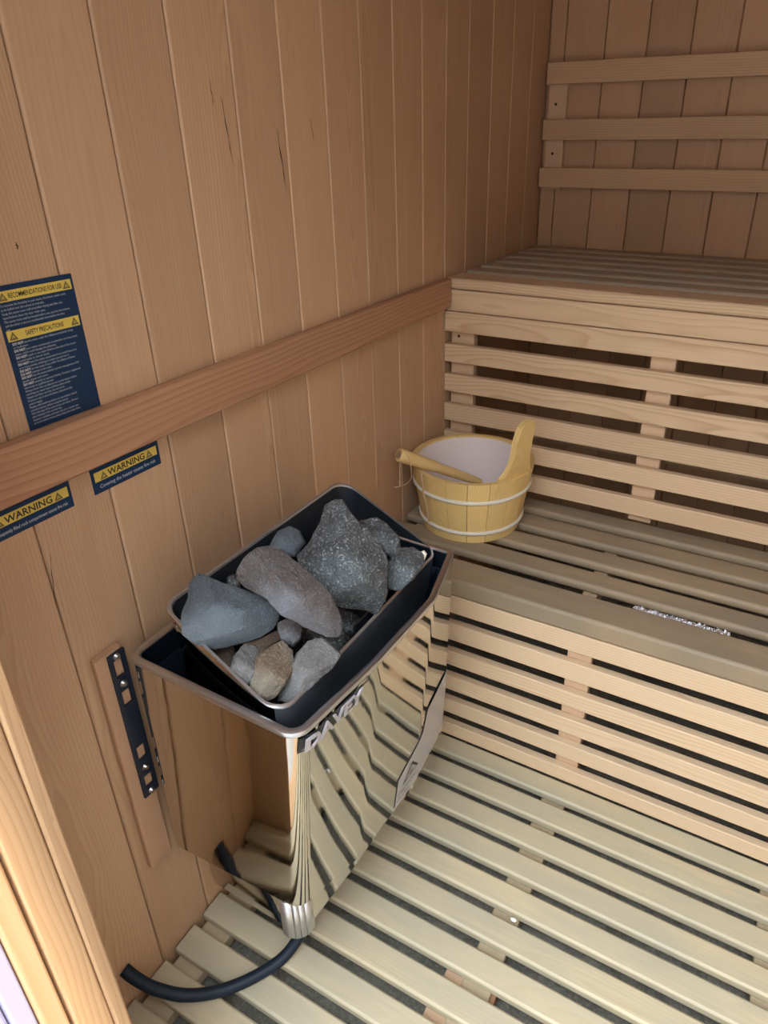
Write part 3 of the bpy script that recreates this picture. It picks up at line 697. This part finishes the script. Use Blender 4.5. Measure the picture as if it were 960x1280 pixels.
stone('rusty brown stone half hidden below the blue-grey one', ST_rust,
      P7([(290, 700), (380, 670), (430, 650), (450, 680), (400, 715), (370, 760), (330, 740)]), .665, .022, [(.2, .5, .8)], 11, 4)
stone('dark stone fragment at back left behind the blue-grey stone', ST_dark, P7([(220, 420), (245, 405), (270, 420), (275, 470), (240, 475)]), .700, .014, [], 12, 3)
stone('dark brown stone deep below the blue-grey one at the left side of the bin', ST_rust, P7([(150, 700), (240, 720), (260, 780), (230, 840), (180, 780)]), .640, .022, [(.3, .3, .8)], 13, 4)
stone('dark grey stone lying deep under the long grey one', ST_dark, P7([(520, 620), (600, 640), (700, 640), (760, 700), (680, 740), (560, 700)]), .605, .024, [(.2, .3, .8)], 14, 4)
stone('dark stone lying deep in the bin under the largest one', ST_dark, P7([(680, 550), (770, 580), (810, 620), (740, 670), (670, 630)]), .595, .024, [(.2, .3, .8)], 16, 4)

# ------------------------------------------------------------------ bucket
BC = Vector((.150, .2515, .4505)); BH = .160; RB0, RB1 = .1165, .1435
bk = empty('bucket', BC, 'pale pine sauna bucket with white hoops and one tall shaped handle stave, on lower bench', 'bucket')
NS = 18; ph0 = math.radians(-20)
def brad(z): return RB0+(RB1-RB0)*z/BH
TH = .011
for i in range(NS):
    a0 = ph0+2*PI*(i-.5)/NS+.004; a1 = ph0+2*PI*(i+.5)/NS-.004
    tall = i == 0
    zs = [0, BH*.5, BH]
    bm = bmesh.new(); rows = []
    am = (a0+a1)/2
    for z in zs:
        row = []
        for a in [a0+(a1-a0)*j/3 for j in range(4)]:
            row.append(Vector((math.cos(a), math.sin(a), 0))*brad(z)+Vector((0, 0, z)))
        for a in [a1-(a1-a0)*j/3 for j in range(4)]:
            row.append(Vector((math.cos(a), math.sin(a), 0))*(brad(z)-TH)+Vector((0, 0, z)))
        rows.append([bm.verts.new(Matrix.Rotation(-am, 3, 'Z')@v-Vector((brad(BH*.5), 0, 0))) for v in row])
    for a, b in zip(rows, rows[1:]):
        for j in range(8): bm.faces.new((a[j], a[(j+1) % 8], b[(j+1) % 8], b[j]))
    bm.faces.new(rows[0][::-1]); bm.faces.new(rows[-1])
    bm_obj('stave', bm, PINE1, bk, loc=Vector((math.cos(am), math.sin(am), 0))*brad(BH*.5), rot=(0, 0, am), ang=40)
# tall handle stave: board standing up from the rim, swept outline
prof = [(-.066, -.004), (-.055, .004), (-.045, .016), (-.036, .034), (-.031, .055), (-.029, .075), (-.0305, .092), (-.029, .110), (-.024, .125), (-.011, .135), (.004, .137), (.018, .132), (.026, .119), (.026, .102), (.022, .085), (.020, .062), (.022, .042), (.027, .026), (.034, .012), (.042, .002), (.048, -.004), (.050, -.05), (-.068, -.05)]
bm = bmesh.new(); lay = []
for side in (0, 1):
    row = []
    for (u, v) in prof:
        z = BH+v; rr = (brad(z) if v <= 0 else brad(BH)+v*.12)+(0.0012 if side == 0 else -TH-.002)
        if v <= .03:
            kk = 1.0 if v <= 0 else 1-v/.03
            aa = u/brad(BH); x = rr*math.cos(aa)*kk+(1-kk)*rr*.985; y_ = rr*math.sin(aa)*kk+(1-kk)*u
        else: x, y_ = rr*.985, u
        row.append(bm.verts.new((x-brad(BH), y_, z)))
    lay.append(row)
npf = len(prof)
for j in range(npf): bm.faces.new((lay[0][j], lay[0][(j+1) % npf], lay[1][(j+1) % npf], lay[1][j]))
f0 = bm.faces.new(lay[0]); f1 = bm.faces.new(lay[1][::-1])
bmesh.ops.bevel(bm, geom=[e for e in f0.edges]+[e for e in f1.edges], offset=.002, segments=2, affect='EDGES')
bmesh.ops.triangulate(bm, faces=[f for f in bm.faces if len(f.verts) > 4])
bm_obj('handle_stave', bm, PINE1, bk, loc=(brad(BH)*math.cos(ph0+.02), brad(BH)*math.sin(ph0+.02), 0), rot=(0, 0, ph0+.02), ang=30)
def lathe(bm, pr, seg=48):
    R = [[bm.verts.new((r*math.cos(2*PI*j/seg), r*math.sin(2*PI*j/seg), z)) for j in range(seg)] for r, z in pr]
    for a, b in zip(R, R[1:]):
        for j in range(seg): bm.faces.new((a[j], a[(j+1) % seg], b[(j+1) % seg], b[j]))
    return R
bm = bmesh.new(); R_ = lathe(bm, [(brad(BH)-TH-.0005, BH-.006), (brad(BH)-TH-.003, BH-.004), (brad(.012)-TH-.003, .014), (brad(.012)-TH-.02, .012)]); bm.faces.new(R_[-1])
bm_obj('liner', bm, LINER, bk, ang=50)
for zc in (BH*.70, BH*.17):
    bm = bmesh.new(); rr = brad(zc)+.0015; seg = 64; rings_ = []
    for j in range(seg):
        a = 2*PI*j/seg
        rings_.append([bm.verts.new(((rr+.0032*math.cos(t))*math.cos(a), (rr+.0032*math.cos(t))*math.sin(a), zc+.0050*math.sin(t))) for t in [2*PI*q_/10 for q_ in range(10)]])
    for j in range(seg):
        for q_ in range(10): bm.faces.new((rings_[j][q_], rings_[(j+1) % seg][q_], rings_[(j+1) % seg][(q_+1) % 10], rings_[j][(q_+1) % 10]))
    bm_obj('hoop', bm, HOOP, bk, ang=60)
# pale cane strip running down the bucket side at the left front
aS = math.atan2(-.096, -.098)+.34
bm = bmesh.new(); pts = [Vector((math.cos(aS)*(brad(z)+.0035), math.sin(aS)*(brad(z)+.0035), z)) for z in (BH*.98, BH*.8, BH*.7, BH*.5, BH*.3, BH*.17)]
pts = [Vector((math.cos(aS)*(brad(BH)-.006), math.sin(aS)*(brad(BH)-.006), BH+.002)), Vector((math.cos(aS)*(brad(BH)+.001), math.sin(aS)*(brad(BH)+.001), BH+.003))]+pts
pts[4] += Vector((math.cos(aS), math.sin(aS), 0))*.003
tube(bm, pts, .0022, 6); bm_obj('cane_strip', bm, CORD, bk)

# ------------------------------------------------------------------ ladle
LE = Vector((.045, .092, .661)); LI = Vector((.178, .284, .532)); ax = (LI-LE).normalized()
ld = empty('ladle', LE, 'wooden handled ladle with thin cord loop leaning over the rim of bucket', 'ladle')
Q = ax.to_track_quat('X', 'Z').to_euler()
bm = bmesh.new(); tube(bm, [(x, 0, 0) for x in (0, .0015, .02, .06, .095, .105, .112)], [.0135, .0152, .0157, .0150, .0138, .0130, .0115], 18)
bm_obj('handle', bm, PINEH, ld, rot=Q, ang=50)
bm = bmesh.new(); tube(bm, [(x, 0, 0) for x in (.110, .13, .19, .243)], [.0120, .0118, .0110, .008], 14)
bm_obj('shaft', bm, PINEH, ld, rot=Q, ang=50)
bm = bmesh.new(); R_ = lathe(bm, [(.001, -.020), (.016, -.018), (.025, -.008), (.027, .006), (.026, .006), (.024, -.006), (.015, -.016), (.001, -.018)], 24)
o = bm_obj('bowl', bm, STEEL, ld, loc=Vector((.185, .255, .492))-LE)
bm = bmesh.new(); tube(bm, [(x, 0, 0) for x in (0, .0005)], [.010, .0085], 18); bm_obj('end_grain', bm, plain('end_grain', c4(.42, .33, .2), .7, bump=(200, .6, .001)), ld, rot=Q)
for o_ in (ld.children[-1],): o_.location = -ax*.0006
hole = LE+ax*.022
def cord(pts, r=.0011):
    bm = bmesh.new(); tube(bm, [Vector(p)-LE for p in spline(pts, 6)], r, 6); return bm_obj('cord', bm, CORD, ld, ang=60)
h0 = hole+Vector((0.004, -.0125, .004))
cord([hole+Vector((.002, -.008, .0125)), hole+Vector((.010, -.012, .009)), hole+Vector((.018, -.014, -.012)), hole+Vector((.018, -.012, -.040)), hole+Vector((.006, -.012, -.058)), hole+Vector((-.018, -.012, -.072)), hole+Vector((-.026, -.012, -.074))])
cord([LE+Vector((.006, -.004, -.012)), LE+Vector((.006, -.006, -.04)), LE+Vector((.005, -.006, -.075))], .0012)
# knot tag
# ------------------------------------------------------------------ bits and pieces
bm = bmesh.new(); rows = []; rnd = random.Random(5)
nF = 70
for i in range(nF+1):
    x = .575+(.755-.575)*i/nF
    rows.append([bm.verts.new((x+rnd.uniform(-.0012, .0012), .093+dy+rnd.uniform(-.0015, .0015), .436+rnd.uniform(-.0035, .004))) for dy in (-.012, -.007, -.003, .001, .006, .010)])
for a, b in zip(rows, rows[1:]):
    for j in range(5): bm.faces.new((a[j], b[j], b[j+1], a[j+1]))
me = bpy.data.meshes.new('foil_strip'); bm.to_mesh(me); bm.free()
tag(put('foil_strip', me, FOIL), 'crumpled silver foil strip lying in the gap of the lower bench top', 'foil')
bm = bmesh.new(); bmesh.ops.create_icosphere(bm, subdivisions=2, radius=1)
for v in bm.verts: v.co = Vector((v.co.x*.0058, v.co.y*.0035, v.co.z*.003))*(1+.45*noise.noise(v.co*2.1))
tag(bm_obj('paper_scrap', bm, PAPER, None, smooth=False, loc=(.512, -.331, .002)), 'tiny white scrap of paper lying on a floor slat', 'scrap')
